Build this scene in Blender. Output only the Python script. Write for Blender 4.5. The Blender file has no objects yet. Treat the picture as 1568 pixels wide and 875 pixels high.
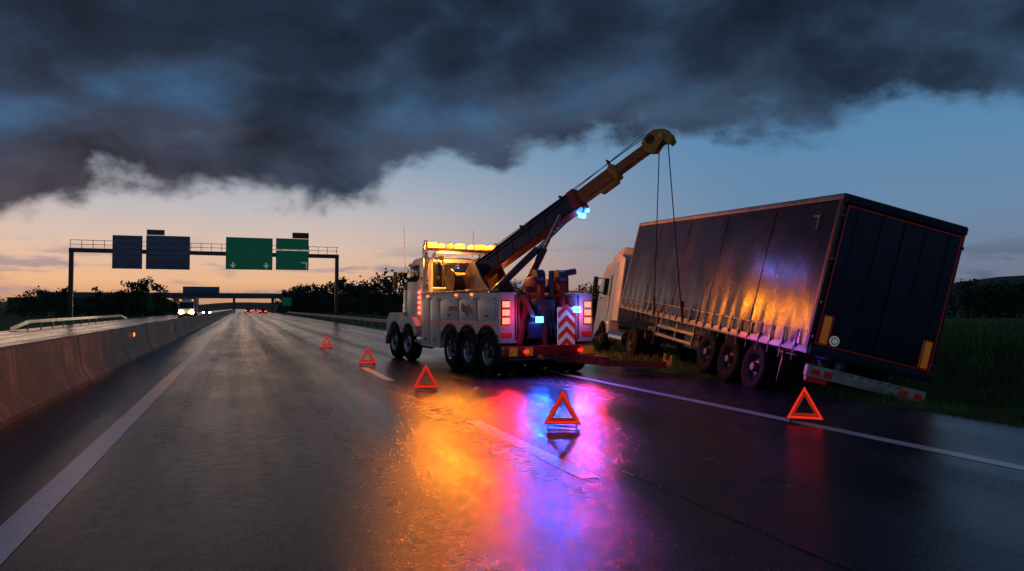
import bpy, bmesh, math, random
from mathutils import Vector, Matrix, noise as mnoise
random.seed(7)
R = math.radians
scn = bpy.context.scene
COL = scn.collection

# ------------------------------------------------------------------ materials
def nt(m):
    return m.node_tree.nodes, m.node_tree.links
def mat(name, col, rough=0.5, metal=0.0, var=0.25, scale=6.0, bump=0.0, bscale=40.0,
        emit=None, estr=0.0, rvar=0.1, coat=0.0, spec=0.5):
    m = bpy.data.materials.new(name); m.use_nodes = True
    N, L = nt(m); b = N['Principled BSDF']
    b.inputs['Roughness'].default_value = rough
    b.inputs['Metallic'].default_value = metal
    b.inputs['Coat Weight'].default_value = coat
    b.inputs['Specular IOR Level'].default_value = spec
    tc = N.new('ShaderNodeTexCoord')
    nz = N.new('ShaderNodeTexNoise'); nz.inputs['Scale'].default_value = scale
    nz.inputs['Detail'].default_value = 4; nz.inputs['Roughness'].default_value = 0.65
    L.new(tc.outputs['Object'], nz.inputs['Vector'])
    r = N.new('ShaderNodeMapRange')
    r.inputs['From Min'].default_value = 0.3; r.inputs['From Max'].default_value = 0.7
    L.new(nz.outputs['Fac'], r.inputs['Value'])
    mx = N.new('ShaderNodeMix'); mx.data_type = 'RGBA'
    L.new(r.outputs['Result'], mx.inputs['Factor'])
    mx.inputs['A'].default_value = (*[c*(1-var) for c in col], 1)
    mx.inputs['B'].default_value = (*[min(1, c*(1+var*0.5)) for c in col], 1)
    L.new(mx.outputs['Result'], b.inputs['Base Color'])
    r2 = N.new('ShaderNodeMapRange')
    r2.inputs['From Min'].default_value = 0.3; r2.inputs['From Max'].default_value = 0.7
    r2.inputs['To Min'].default_value = max(0.02, rough-rvar); r2.inputs['To Max'].default_value = min(1, rough+rvar)
    L.new(nz.outputs['Fac'], r2.inputs['Value']); L.new(r2.outputs['Result'], b.inputs['Roughness'])
    if bump > 0:
        n2 = N.new('ShaderNodeTexNoise'); n2.inputs['Scale'].default_value = bscale; n2.inputs['Detail'].default_value = 4
        L.new(tc.outputs['Object'], n2.inputs['Vector'])
        bp = N.new('ShaderNodeBump'); bp.inputs['Strength'].default_value = bump; bp.inputs['Distance'].default_value = 0.02
        L.new(n2.outputs['Fac'], bp.inputs['Height']); L.new(bp.outputs['Normal'], b.inputs['Normal'])
    if emit:
        b.inputs['Emission Color'].default_value = (*emit, 1)
        b.inputs['Emission Strength'].default_value = estr
    return m

M_white = mat('white_truck_paint', (0.80, 0.80, 0.82), 0.38, 0, 0.22, 2.2, coat=0.15)
M_whited = mat('white_dirty_paint', (0.36, 0.34, 0.34), 0.45, 0, 0.4, 4)
M_strap = mat('strap_webbing', (0.16, 0.155, 0.165), 0.7, 0, 0.5, 9)
M_red = mat('red_paint', (0.45, 0.022, 0.018), 0.32, 0, 0.4, 5, coat=0.3)
M_navy = mat('dark_boom_paint', (0.05, 0.035, 0.085), 0.35, 0, 0.5, 5, coat=0.3)
M_orange = mat('orange_boom_paint', (0.62, 0.17, 0.035), 0.4, 0, 0.45, 6)
M_yellow = mat('yellow_paint', (0.70, 0.37, 0.04), 0.4, 0, 0.4, 8)
M_black = mat('black_plastic', (0.02, 0.02, 0.022), 0.45, 0, 0.3)
M_rubber = mat('tyre_rubber', (0.014, 0.014, 0.015), 0.8, 0, 0.4, 10, bump=0.3, bscale=60, spec=.2)
M_chrome = mat('polished_metal', (0.6, 0.6, 0.62), 0.25, 1, 0.25, 8)
M_steel = mat('galvanised_steel', (0.30, 0.31, 0.33), 0.45, 0.7, 0.4, 5)
M_rimg = mat('grey_wheel_steel', (0.14, 0.14, 0.15), 0.5, 0.5, 0.5, 9)
M_dsteel = mat('dark_steel', (0.10, 0.10, 0.11), 0.45, 0.6, 0.4, 6)
M_glass = mat('dark_glass', (0.015, 0.018, 0.022), 0.06, 0, 0.1, 2, rvar=0.02, coat=0.5)
M_cable = mat('wire_rope', (0.015, 0.015, 0.016), 0.8, 0, 0.3, spec=.2)
M_amber = mat('amber_lamp', (0.8, 0.3, 0.03), 0.3, emit=(1, 0.27, 0.02), estr=6)
M_amber2 = mat('amber_marker', (0.8, 0.3, 0.03), 0.3, emit=(1, 0.22, 0.015), estr=2.4)
M_redl = mat('red_lamp', (0.7, 0.02, 0.02), 0.3, emit=(1, 0.05, 0.03), estr=9.0)
M_redl2 = mat('red_marker', (0.7, 0.02, 0.02), 0.3, emit=(1, 0.03, 0.015), estr=1.2)
M_strip = mat('red_reflective_strip', (0.6, 0.03, 0.02), 0.4, emit=(1, 0.03, 0.015), estr=0.10)  # slight emission in place of light the strip would reflect
M_bluel = mat('blue_lamp', (0.03, 0.1, 0.8), 0.3, emit=(0.03, 0.20, 1), estr=16.0)
M_head = mat('headlamp', (0.9, 0.8, 0.6), 0.3, emit=(1, 0.72, 0.35), estr=60.0)
M_tail = mat('tail_lamp', (0.7, 0.02, 0.02), 0.3, emit=(1, 0.03, 0.015), estr=10.0)
M_tri = mat('triangle_reflector', (0.85, 0.04, 0.015), 0.35, 0, 0.4, 25, emit=(1, 0.030, 0.010), estr=0.80)  # emission stands in for flash light thrown back by the reflector
M_tri2 = mat('triangle_fluorescent', (0.9, 0.09, 0.03), 0.5, 0, 0.3, 20, emit=(1, 0.06, 0.02), estr=0.20)  # weak emission added for the fluorescent brightness, not a lamp
M_door = mat('trailer_door', (0.020, 0.027, 0.060), 0.5, 0, 0.45, 1.2, spec=.4)
M_tapeR = mat('red_contour_tape', (0.50, 0.02, 0.02), 0.4, 0, 0.6, 8, emit=(1, .03, .02), estr=.03)  # faint emission added so the unlit tape shows up
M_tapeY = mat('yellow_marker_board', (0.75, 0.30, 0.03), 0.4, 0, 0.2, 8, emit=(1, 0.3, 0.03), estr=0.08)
M_cream = mat('cream_bumper', (0.66, 0.56, 0.45), 0.45, 0, 0.4, 5)
M_green = mat('green_sign_face', (0.01, 0.16, 0.09), 0.4, 0, 0.15, 0.8, emit=(0.003, 0.22, 0.12), estr=0.11)  # emission stands in for headlights shining on the retroreflective sign
M_signback = mat('sign_back', (0.19, 0.24, 0.33), 0.5, 0.1, 0.25, 0.8)
M_signw = mat('sign_white', (0.75, 0.75, 0.72), 0.4, emit=(0.8, 0.9, 0.85), estr=0.12)  # white sign parts given emission for the same headlight-lit look
M_chevw = mat('chevron_white', (0.8, 0.78, 0.76), 0.4, emit=(1, 0.85, 0.85), estr=0.10)  # emission imitates light returned by the board's white ground
M_chevr = mat('chevron_red', (0.6, 0.02, 0.015), 0.4, emit=(1, 0.03, 0.02), estr=0.12)  # emission imitates retroreflection of the red bars
M_brown = mat('brown_sign', (0.13, 0.06, 0.045), 0.5)
M_bark = mat('bark', (0.05, 0.035, 0.025), 0.8)
M_leaf = mat('foliage', (0.045, 0.06, 0.028), 0.7, 0, 0.6, 0.5)
M_conc_far = mat('bridge_concrete', (0.20, 0.20, 0.22), 0.8, 0, 0.3, 0.4)

def tarp_mat():
    m = mat('tarpaulin', (0.026, 0.026, 0.064), 0.25, 0, 0.4, 0.8, rvar=0.06, spec=.5)
    N, L = nt(m); b = N['Principled BSDF']
    tc = N.new('ShaderNodeTexCoord'); mp = N.new('ShaderNodeMapping'); mp.inputs['Scale'].default_value = (1, 1.2, 0.6)
    L.new(tc.outputs['Object'], mp.inputs['Vector'])
    n2 = N.new('ShaderNodeTexNoise'); n2.inputs['Scale'].default_value = 1.9; n2.inputs['Detail'].default_value = 4
    n2.inputs['Distortion'].default_value = 0.5
    L.new(mp.outputs['Vector'], n2.inputs['Vector'])
    bp = N.new('ShaderNodeBump'); bp.inputs['Strength'].default_value = 0.16; bp.inputs['Distance'].default_value = 0.05
    L.new(n2.outputs['Fac'], bp.inputs['Height']); L.new(bp.outputs['Normal'], b.inputs['Normal'])
    return m
M_tarp = tarp_mat()

def concrete_mat():
    m = bpy.data.materials.new('barrier_concrete'); m.use_nodes = True
    N, L = nt(m); b = N['Principled BSDF']
    tc = N.new('ShaderNodeTexCoord')
    n1 = N.new('ShaderNodeTexNoise'); n1.inputs['Scale'].default_value = 1.1; n1.inputs['Detail'].default_value = 10; n1.inputs['Roughness'].default_value = 0.74
    L.new(tc.outputs['Object'], n1.inputs['Vector'])
    mp = N.new('ShaderNodeMapping'); mp.inputs['Scale'].default_value = (1, 4.0, 0.45)
    L.new(tc.outputs['Object'], mp.inputs['Vector'])
    n2 = N.new('ShaderNodeTexNoise'); n2.inputs['Scale'].default_value = 2.4; n2.inputs['Detail'].default_value = 7
    n2.inputs['Roughness'].default_value = .65
    L.new(mp.outputs['Vector'], n2.inputs['Vector'])
    mul = N.new('ShaderNodeMath'); mul.operation = 'MULTIPLY'
    L.new(n1.outputs['Fac'], mul.inputs[0]); L.new(n2.outputs['Fac'], mul.inputs[1])
    cr = N.new('ShaderNodeValToRGB'); e = cr.color_ramp.elements
    e[0].position = 0.18; e[0].color = (0.020, 0.013, 0.011, 1)
    e[1].position = 0.35; e[1].color = (0.26, 0.175, 0.14, 1)
    k = e.new(.255); k.color = (0.080, 0.052, 0.043, 1)
    L.new(mul.outputs[0], cr.inputs['Fac']); L.new(cr.outputs['Color'], b.inputs['Base Color'])
    b.inputs['Roughness'].default_value = 0.5; b.inputs['Specular IOR Level'].default_value = .35
    n3 = N.new('ShaderNodeTexNoise'); n3.inputs['Scale'].default_value = 14; n3.inputs['Detail'].default_value = 8
    L.new(tc.outputs['Object'], n3.inputs['Vector'])
    bp = N.new('ShaderNodeBump'); bp.inputs['Strength'].default_value = 0.7; bp.inputs['Distance'].default_value = 0.04
    L.new(n3.outputs['Fac'], bp.inputs['Height']); L.new(bp.outputs['Normal'], b.inputs['Normal'])
    return m
M_conc = concrete_mat()

def asphalt_mat(name='wet_asphalt', paint=False):
    m = bpy.data.materials.new(name); m.use_nodes = True
    N, L = nt(m); b = N['Principled BSDF']
    tc = N.new('ShaderNodeTexCoord')
    def nz(scale, det, rough=.5, sc=(1, 1, 1), dist=0):
        mp = N.new('ShaderNodeMapping'); mp.inputs['Scale'].default_value = sc
        L.new(tc.outputs['Object'], mp.inputs['Vector'])
        n = N.new('ShaderNodeTexNoise'); n.inputs['Scale'].default_value = scale; n.inputs['Detail'].default_value = det
        n.inputs['Roughness'].default_value = rough; n.inputs['Distortion'].default_value = dist
        L.new(mp.outputs['Vector'], n.inputs['Vector']); return n.outputs['Fac']
    def mt(op, a, c=None, clamp=False):
        n = N.new('ShaderNodeMath'); n.operation = op; n.use_clamp = clamp
        for i, v in enumerate((a, c)):
            if v is None: continue
            if isinstance(v, (int, float)): n.inputs[i].default_value = v
            else: L.new(v, n.inputs[i])
        return n.outputs[0]
    def mr(v, a, c, d, e):
        n = N.new('ShaderNodeMapRange'); L.new(v, n.inputs['Value'])
        for k, q in (('From Min', a), ('From Max', c), ('To Min', d), ('To Max', e)): n.inputs[k].default_value = q
        return n.outputs['Result']
    sx = N.new('ShaderNodeSeparateXYZ'); L.new(tc.outputs['Object'], sx.inputs[0])
    streak = nz(1.0, 5, .6, (1.6, .025, 1))
    patch = nz(.7, 4, .55, (1, .45, 1))
    fine = nz(48, 3, .7)
    mid = nz(7.0, 4, .6, (.8, 1.1, 1))
    trk = mt('MULTIPLY', mt('COSINE', mt('MULTIPLY', mt('SUBTRACT', sx.outputs[0], .15), 3.4)), .10)
    wetv = mt('ADD', mt('ADD', mt('MULTIPLY', streak, .80), mt('MULTIPLY', patch, .50)), trk)
    wet = mr(wetv, .48, .88, 0, 1)
    rough = mr(wet, 0, 1, .27, .12)
    rough = mt('ADD', rough, mr(mid, .35, .65, -.03, .04))
    L.new(rough, b.inputs['Roughness'])
    cr = N.new('ShaderNodeMix'); cr.data_type = 'RGBA'; L.new(patch, cr.inputs['Factor'])
    vm = N.new('ShaderNodeVectorMath'); vm.operation = 'SCALE'
    L.new(cr.outputs['Result'], vm.inputs[0])
    if paint:
        cr.inputs['A'].default_value = (0.78, 0.80, 0.84, 1); cr.inputs['B'].default_value = (0.90, 0.90, 0.90, 1)
        worn = nz(9, 8, .78)
        L.new(mr(worn, .58, .68, 1, .22), vm.inputs['Scale'])
        L.new(vm.outputs['Vector'], b.inputs['Base Color'])
        b.inputs['Specular IOR Level'].default_value = .45
    else:
        cr.inputs['A'].default_value = (0.020, 0.026, 0.036, 1); cr.inputs['B'].default_value = (0.040, 0.048, 0.062, 1)
        L.new(mr(fine, .38, .72, .45, 2.0), vm.inputs['Scale'])
        L.new(vm.outputs['Vector'], b.inputs['Base Color'])
    bp = N.new('ShaderNodeBump'); bp.inputs['Distance'].default_value = 0.008
    L.new(mr(wet, 0, 1, .80, .34), bp.inputs['Strength']); L.new(fine, bp.inputs['Height'])
    bp2 = N.new('ShaderNodeBump'); bp2.inputs['Distance'].default_value = 0.012; bp2.inputs['Strength'].default_value = 0.26
    L.new(mid, bp2.inputs['Height']); L.new(bp.outputs['Normal'], bp2.inputs['Normal'])
    L.new(bp2.outputs['Normal'], b.inputs['Normal'])
    b.inputs['IOR'].default_value = 1.5
    return m
M_asph = asphalt_mat()
M_paint = asphalt_mat('road_paint', True)
M_tar = mat('tar_seam', (0.012, 0.012, 0.013), 0.25, 0, 0.3, 5)

def ground_mat():
    m = bpy.data.materials.new('grass_ground'); m.use_nodes = True
    N, L = nt(m); b = N['Principled BSDF']
    tc = N.new('ShaderNodeTexCoord')
    n1 = N.new('ShaderNodeTexNoise'); n1.inputs['Scale'].default_value = 0.15; n1.inputs['Detail'].default_value = 10; n1.inputs['Roughness'].default_value = 0.75
    L.new(tc.outputs['Object'], n1.inputs['Vector'])
    cr = N.new('ShaderNodeValToRGB'); e = cr.color_ramp.elements
    e[0].position = 0.3; e[0].color = (0.055, 0.080, 0.025, 1)
    e[1].position = 0.7; e[1].color = (0.12, 0.19, 0.055, 1)
    L.new(n1.outputs['Fac'], cr.inputs['Fac']); L.new(cr.outputs['Color'], b.inputs['Base Color'])
    b.inputs['Roughness'].default_value = 0.9; b.inputs['Specular IOR Level'].default_value = 0.15
    n2 = N.new('ShaderNodeTexNoise'); n2.inputs['Scale'].default_value = 4; n2.inputs['Detail'].default_value = 6
    L.new(tc.outputs['Object'], n2.inputs['Vector'])
    bp = N.new('ShaderNodeBump'); bp.inputs['Distance'].default_value = 0.15
    L.new(n2.outputs['Fac'], bp.inputs['Height']); L.new(bp.outputs['Normal'], b.inputs['Normal'])
    return m
M_ground = ground_mat()
M_grass = mat('grass_blades', (0.15, 0.23, 0.065), 0.6, 0, 0.7, 1.0, spec=0.3)

# ------------------------------------------------------------------ mesh helpers
def empty(name, loc=(0, 0, 0), rz=0.0, M=None):
    o = bpy.data.objects.new(name, None); COL.objects.link(o)
    o.empty_display_size = 0.3
    if M is not None: o.matrix_world = M
    else:
        o.location = loc; o.rotation_euler = (0, 0, rz)
    return o
def link(me, name, parent, m):
    o = bpy.data.objects.new(name, me); COL.objects.link(o)
    if parent: o.parent = parent
    if m: 
        for x in (m if isinstance(m, (list, tuple)) else [m]): me.materials.append(x)
    return o
def fin(bm, name, parent, m, M=None, smooth=False, ang=35):
    if M is not None: bmesh.ops.transform(bm, matrix=M, verts=bm.verts)
    bmesh.ops.recalc_face_normals(bm, faces=bm.faces)
    me = bpy.data.meshes.new(name); bm.to_mesh(me); bm.free()
    o = link(me, name, parent, m)
    if smooth:
        for p in me.polygons: p.use_smooth = True
        try: me.set_sharp_from_angle(angle=R(ang))
        except Exception: pass
    return o
def box(name, parent, c, s, m, bev=0.015, rot=None):
    bm = bmesh.new(); bmesh.ops.create_cube(bm, size=1)
    bmesh.ops.scale(bm, vec=s, verts=bm.verts)
    if bev > 0:
        bmesh.ops.bevel(bm, geom=bm.edges[:], offset=min(bev, min(s)*0.3), segments=2, affect='EDGES', profile=0.6)
    M = Matrix.Translation(c)
    if rot: M = M @ Matrix.Rotation(R(rot[2]), 4, 'Z') @ Matrix.Rotation(R(rot[1]), 4, 'Y') @ Matrix.Rotation(R(rot[0]), 4, 'X')
    return fin(bm, name, parent, m, M, True)
def frame(p0, p1):
    p0 = Vector(p0); p1 = Vector(p1); d = (p1-p0).normalized()
    up = Vector((0, 0, 1)) if abs(d.z) < 0.98 else Vector((0, 1, 0))
    x = d.cross(up).normalized(); z = x.cross(d).normalized()
    M = Matrix((x, d, z)).transposed().to_4x4(); M.translation = (p0+p1)/2
    return M, (p1-p0).length
def beam(name, parent, p0, p1, w, h, m, bev=0.015):
    M, l = frame(p0, p1)
    bm = bmesh.new(); bmesh.ops.create_cube(bm, size=1)
    bmesh.ops.scale(bm, vec=(w, l, h), verts=bm.verts)
    if bev > 0: bmesh.ops.bevel(bm, geom=bm.edges[:], offset=min(bev, min(w, h)*0.3), segments=2, affect='EDGES')
    return fin(bm, name, parent, m, M, True)
def cyl(name, parent, p0, p1, r, m, seg=20, r2=None):
    M, l = frame(p0, p1)
    bm = bmesh.new()
    bmesh.ops.create_cone(bm, cap_ends=True, segments=seg, radius1=r, radius2=r if r2 is None else r2, depth=l)
    M = M @ Matrix.Rotation(R(-90), 4, 'X')
    return fin(bm, name, parent, m, M, True)
def prism(name, parent, pts, axis, a, b, m, bev=0.0):
    bm = bmesh.new()
    def v(p, t):
        return {'x': (t, p[0], p[1]), 'y': (p[0], t, p[1]), 'z': (p[0], p[1], t)}[axis]
    A = [bm.verts.new(v(p, a)) for p in pts]; B = [bm.verts.new(v(p, b)) for p in pts]
    bm.faces.new(A); bm.faces.new(list(reversed(B)))
    n = len(pts)
    for i in range(n): bm.faces.new((A[i], A[(i+1) % n], B[(i+1) % n], B[i]))
    if bev > 0: bmesh.ops.bevel(bm, geom=bm.edges[:], offset=bev, segments=2, affect='EDGES')
    return fin(bm, name, parent, m, None, True, 30)
def lathe(name, parent, prof, c, side, m, seg=40):
    bm = bmesh.new(); rings = []
    for (r, x) in prof:
        rings.append([bm.verts.new((c[0]+side*x, c[1]+r*math.cos(2*math.pi*i/seg), c[2]+r*math.sin(2*math.pi*i/seg))) for i in range(seg)])
    for a, b in zip(rings[:-1], rings[1:]):
        for i in range(seg): bm.faces.new((a[i], a[(i+1) % seg], b[(i+1) % seg], b[i]))
    bmesh.ops.remove_doubles(bm, verts=bm.verts, dist=0.0005)
    return fin(bm, name, parent, m, None, True, 40)
def wheel(name, parent, c, side, r=0.54, w=0.30, rimm=None, front=False):
    rimm = rimm or M_chrome; k = r/0.54; h = w/2
    lathe(name+'_tyre', parent, [(0.29*k, -h+.01), (0.34*k, -h), (0.50*k, -h), (0.535*k, -h+.04), (0.54*k, -h+.06)] +
          [(0.54*k, -.05), (0.525*k, -.045), (0.525*k, -.03), (0.54*k, -.025), (0.54*k, .025), (0.525*k, .03), (0.525*k, .045), (0.54*k, .05)] +
          [(0.54*k, h-.06), (0.535*k, h-.035), (0.50*k, h-.005), (0.42*k, h+.012), (0.34*k, h), (0.30*k, h-.02)], c, side, M_rubber)
    d = -0.0 if front else 0.06
    lathe(name+'_rim', parent, [(0.302*k, h-.02), (0.295*k, h+.004), (0.28*k, h-.02), (0.262*k, h-.06-d), (0.20*k, h-.06-d), (0.150*k, h-.035-d)], c, side, rimm)
    lathe(name+'_hub', parent, [(0.150*k, h-.034-d), (0.105*k, h-.030-d), (0.10*k, h+.0-d*.2), (0.085*k, h+.03-d*.2), (0.0, h+.035-d*.2)], c, side, M_dsteel)
    x = c[0]+side*(h-.05-d)
    for i in range(8):
        a = i*math.pi/4+.2
        y = c[1]+.225*k*math.cos(a); z = c[2]+.225*k*math.sin(a)
        cyl(name+'_hole_%d' % i, parent, (x-side*.03, y, z), (x-side*.002, y, z), .034*k, M_black, 8)

# ------------------------------------------------------------------ terrain
def gh(x, y):
    if -16.2 < x < 10.25: return -0.06
    if x >= 10.25:
        x0 = 10.6 + max(0, min(1.5, (y-12)*0.15))
        t = max(0, min(1, (x-x0)/2.2)); t = t*t*(3-2*t)
        fade = max(0.25, min(1, 1-(y-26)/25))
        z = -0.62*t*fade
        t2 = max(0, min(1, (x-x0-4.0)/4)); t2 = t2*t2*(3-2*t2)
        z += t2*(0.62*fade+0.35)
        t3 = max(0, min(1, (x-30)/60)); z -= 0.3*t3
        z += 0.05*mnoise.noise(Vector((x*.4, y*.4, 0)))*min(1, (x-10.25))
        return z
    t = min(1, (-16.2-x)/6); return -0.06-0.3*t+0.05*mnoise.noise(Vector((x*.3, y*.3, 0)))
xs = [-3000, -1500, -700, -350, -180, -100, -60, -40, -30, -25, -22, -20, -18, -17, -16.3, -16.1, -8, 0, 8, 10.2, 10.3]
x = 10.5
while x < 20: xs.append(x); x += .35
xs += [21, 22, 24, 27, 30, 35, 42, 50, 60, 75, 90, 120, 180, 350, 700, 1500, 3000]
ys = [-60, -30, -15, -5, 0]; y = .8
while y < 45: ys.append(y); y += .8
ys += [48, 52, 58, 65, 75, 90, 110, 140, 180, 240, 320, 450, 700, 1200, 2200, 3500]
bm = bmesh.new()
G = [[bm.verts.new((x, y, gh(x, y))) for x in xs] for y in ys]
for j in range(len(ys)-1):
    for i in range(len(xs)-1): bm.faces.new((G[j][i], G[j][i+1], G[j+1][i+1], G[j+1][i]))
fin(bm, 'ground', None, M_ground, None, True, 80)

def sheet(name, x0, x1, y0, y1, z, m, parent=None, nx=1, ny=1):
    bm = bmesh.new(); V = [[bm.verts.new((x0+(x1-x0)*i/nx, y0+(y1-y0)*j/ny, z)) for i in range(nx+1)] for j in range(ny+1)]
    for j in range(ny):
        for i in range(nx): bm.faces.new((V[j][i], V[j][i+1], V[j+1][i+1], V[j+1][i]))
    return fin(bm, name, parent, m)
bm = bmesh.new(); prev = None; y = -20.0
while y < 1600:
    e = 10.22+0.14*mnoise.noise(Vector((0, y*.5, 3)))+0.06*mnoise.noise(Vector((5, y*3, 3)))
    a = bm.verts.new((-3.9, y, 0)); b_ = bm.verts.new((e, y, 0)); c_ = bm.verts.new((e+.06, y, -.08))
    if prev: bm.faces.new((prev[0], prev[1], b_, a)); bm.faces.new((prev[1], prev[2], c_, b_))
    prev = (a, b_, c_); y += 0.3 if y < 50 else 20
fin(bm, 'highway_road', None, M_asph)
sheet('opposite_road', -16.0, -3.9, -20, 1600, 0.0, M_asph)
mk = empty('road_markings')
sheet('left_edge_line', -1.69, -1.43, -10, 900, .004, M_paint, mk)
sheet('right_edge_line', 7.44, 7.66, -10, 900, .004, M_paint, mk)
y = 6.3-10
i = 0
while y < 500:
    sheet('lane_dash_%d' % i, 3.08, 3.28, y, y+3.8, .004, M_paint, mk); y += 10; i += 1
sheet('opposite_edge_line', -5.2, -5.02, -10, 900, .004, M_paint, mk)
sheet('opposite_outer_line', -13.4, -13.2, -10, 900, .004, M_paint, mk)
y = 2; i = 0
while y < 400:
    sheet('opposite_dash_%d' % i, -9.3, -9.15, y, y+3.6, .004, M_paint, mk); y += 10; i += 1
for (nm, xc, y0, y1, amp, wd) in (('tar_seam', 3.62, 1, 60, .05, .016), ('tar_seam', 2.2, 3, 12, .25, .006), ('tar_seam', 5.9, 2, 16, .3, .006)):
    bm = bmesh.new(); prev = None; y = y0
    while y < y1:
        xx = xc+amp*mnoise.noise(Vector((y*.4, xc, 0)))+.03*mnoise.noise(Vector((y*3, xc, 5)))
        w_ = wd*(.4+1.0*abs(mnoise.noise(Vector((y*2, xc, 9)))))
        a = bm.verts.new((xx-w_, y, .0035)); b_ = bm.verts.new((xx+w_, y, .0035))
        if prev: bm.faces.new((prev[0], prev[1], b_, a))
        prev = (a, b_); y += .15
    fin(bm, nm, mk, M_tar)

cb = empty('concrete_barrier')
prof = [(-3.06, -.02), (-3.06, .09), (-3.24, .34), (-3.33, 1.0), (-3.36, 1.04), (-3.52, 1.04), (-3.55, 1.0), (-3.64, .34), (-3.82, .09), (-3.82, -.02)]
y = -6.0; i = 0
while y < 420:
    Ls = 6.0 if y < 120 else 30.0
    dx = random.uniform(-.015, .015); dz = random.uniform(-.012, .012)
    prism('segment_%d' % i, cb, [(p[0]+dx, p[1]+(dz if p[1] > .5 else 0)) for p in prof], 'y', y+.025, y+Ls-.025, M_conc); y += Ls; i += 1
for k in range(12):
    yy = 26+k*12
    box('reflector_%d' % k, cb, (-3.24, yy, .80), (.04, .10, .12), M_amber2 if k == 0 else M_yellow, .01)

def guardrail(name, x, y0, y1, face=-1):
    g = empty(name)
    W = [(0, .45), (.045, .49), (.045, .54), (0, .58), (0, .62), (.045, .66), (.045, .71), (0, .76)]
    pts = [(x+face*p[0], p[1]) for p in W]+[(x+face*(p[0]-.012), p[1]) for p in reversed(W)]
    prism('rail', g, pts, 'y', y0, y1, M_steel)
    beam('rail_end', g, (x+face*.02, y0, .6), (x+face*.02, y0-5, .12), .05, .30, M_steel)
    beam('rail_end_far', g, (x+face*.02, y1, .6), (x+face*.02, y1+5, .12), .05, .30, M_steel)
    y = y0; k = 0
    while y <= y1:
        box('post_%d' % k, g, (x-face*.07, y, .33), (.10, .06, .78), M_steel, .005); y += 4; k += 1
guardrail('guardrail', 10.75, 36, 190, -1)
guardrail('guardrail', -15.6, 66, 112, 1)

# ------------------------------------------------------------------ gantry
g = empty('sign_gantry'); GY = 97.0
for nme, xx in (('left_post', -18.8), ('right_post', 11.7)):
    box(nme, g, (xx, GY, 4.35), (.45, .45, 8.7), M_dsteel, .03)
    box(nme+'_base', g, (xx, GY, .15), (1.0, 1.0, .5), M_conc_far, .03)
box('beam_lower', g, (-3.55, GY, 8.45), (31.0, .5, .45), M_dsteel, .03)
box('walkway', g, (-3.55, GY+.6, 8.72), (31.0, .7, .06), M_dsteel, .01)
for zz in (9.2, 9.7): beam('handrail_%d' % int(zz*10), g, (-19, GY+.3, zz), (11.9, GY+.3, zz), .06, .06, M_steel, 0)
xx = -19.0; k = 0
while xx < 12:
    box('rail_post_%d' % k, g, (xx, GY+.3, 9.2), (.06, .06, 1.05), M_steel, 0); xx += 1.18; k += 1
def sign(name, x0, x1, z0, z1, m, y=GY-.45, arrows=()):
    s = empty(name, ((x0+x1)/2, y, (z0+z1)/2))
    w = x1-x0; h = z1-z0
    box('panel', s, (0, 0, 0), (w, .08, h), m, .02)
    for q in (-.3, 0, .3): box('stiffener_%.1f' % q, s, (w*q, .09, 0), (.08, .10, h*.96), M_dsteel, .005)
    if m is M_signback:
        for q in range(6): box('slat_%d' % q, s, (0, -.06, -h/2+h*(q+.5)/6), (w*.98, .03, .05), M_dsteel, 0)
    for a in arrows:
        ax = a[0]-(x0+x1)/2; az = a[1]-(z0+z1)/2
        if len(a) > 2:
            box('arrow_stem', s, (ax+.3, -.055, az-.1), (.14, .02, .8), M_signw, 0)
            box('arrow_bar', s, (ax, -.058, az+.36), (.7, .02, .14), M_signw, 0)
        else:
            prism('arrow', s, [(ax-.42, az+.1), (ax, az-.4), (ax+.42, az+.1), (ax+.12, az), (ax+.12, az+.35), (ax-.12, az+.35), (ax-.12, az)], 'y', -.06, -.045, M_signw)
    return s
sign('sign_panel_back', -14.5, -11.3, 6.35, 10.35, M_signback)
sign('sign_panel_back', -10.9, -6.05, 6.35, 10.45, M_signback)
sign('sign_panel_back', -10.85, -8.9, 10.5, 11.15, M_signback)
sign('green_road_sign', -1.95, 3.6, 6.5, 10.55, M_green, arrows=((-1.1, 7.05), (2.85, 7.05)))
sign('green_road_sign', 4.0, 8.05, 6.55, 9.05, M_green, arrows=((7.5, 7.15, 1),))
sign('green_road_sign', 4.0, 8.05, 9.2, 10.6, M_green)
sign('brown_road_sign', 6.0, 8.05, 10.65, 11.4, M_brown)

# ------------------------------------------------------------------ overpass
o = empty('highway_overpass', (0, 355, 0))
box('deck', o, (0, 0, 6.8), (160, 11, 1.3), M_conc_far, .05)
box('parapet', o, (0, -5.6, 7.9), (160, .3, 1.1), M_conc_far, .03)
for xx in (-19, -3.4, 13.5):
    for q in (-3, 3): box('pier_%d_%d' % (xx, q), o, (xx, q, 3.1), (1.0, 1.2, 6.3), M_conc_far, .05)
prism('embankment_west', o, [(-90, 0), (-21, 0), (-32, 6.1), (-90, 6.1)], 'y', -7, 7, M_ground)
prism('embankment_east', o, [(90, 0), (17, 0), (27, 6.1), (90, 6.1)], 'y', -7, 7, M_ground)
for xx in range(-78, 80, 4): box('rail_post_%d' % xx, o, (xx, -5.6, 8.8), (.12, .12, .9), M_dsteel, 0)
s = sign('sign_panel_back', -24.5, -9.5, 8.3, 11.2, M_signback, y=348)
s = empty('exit_sign', (12.6, 225, 0))
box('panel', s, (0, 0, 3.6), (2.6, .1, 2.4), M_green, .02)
for q in (-.8, .8): box('post%.1f' % q, s, (q, .1, 1.4), (.12, .12, 2.8), M_steel, 0)

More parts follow.
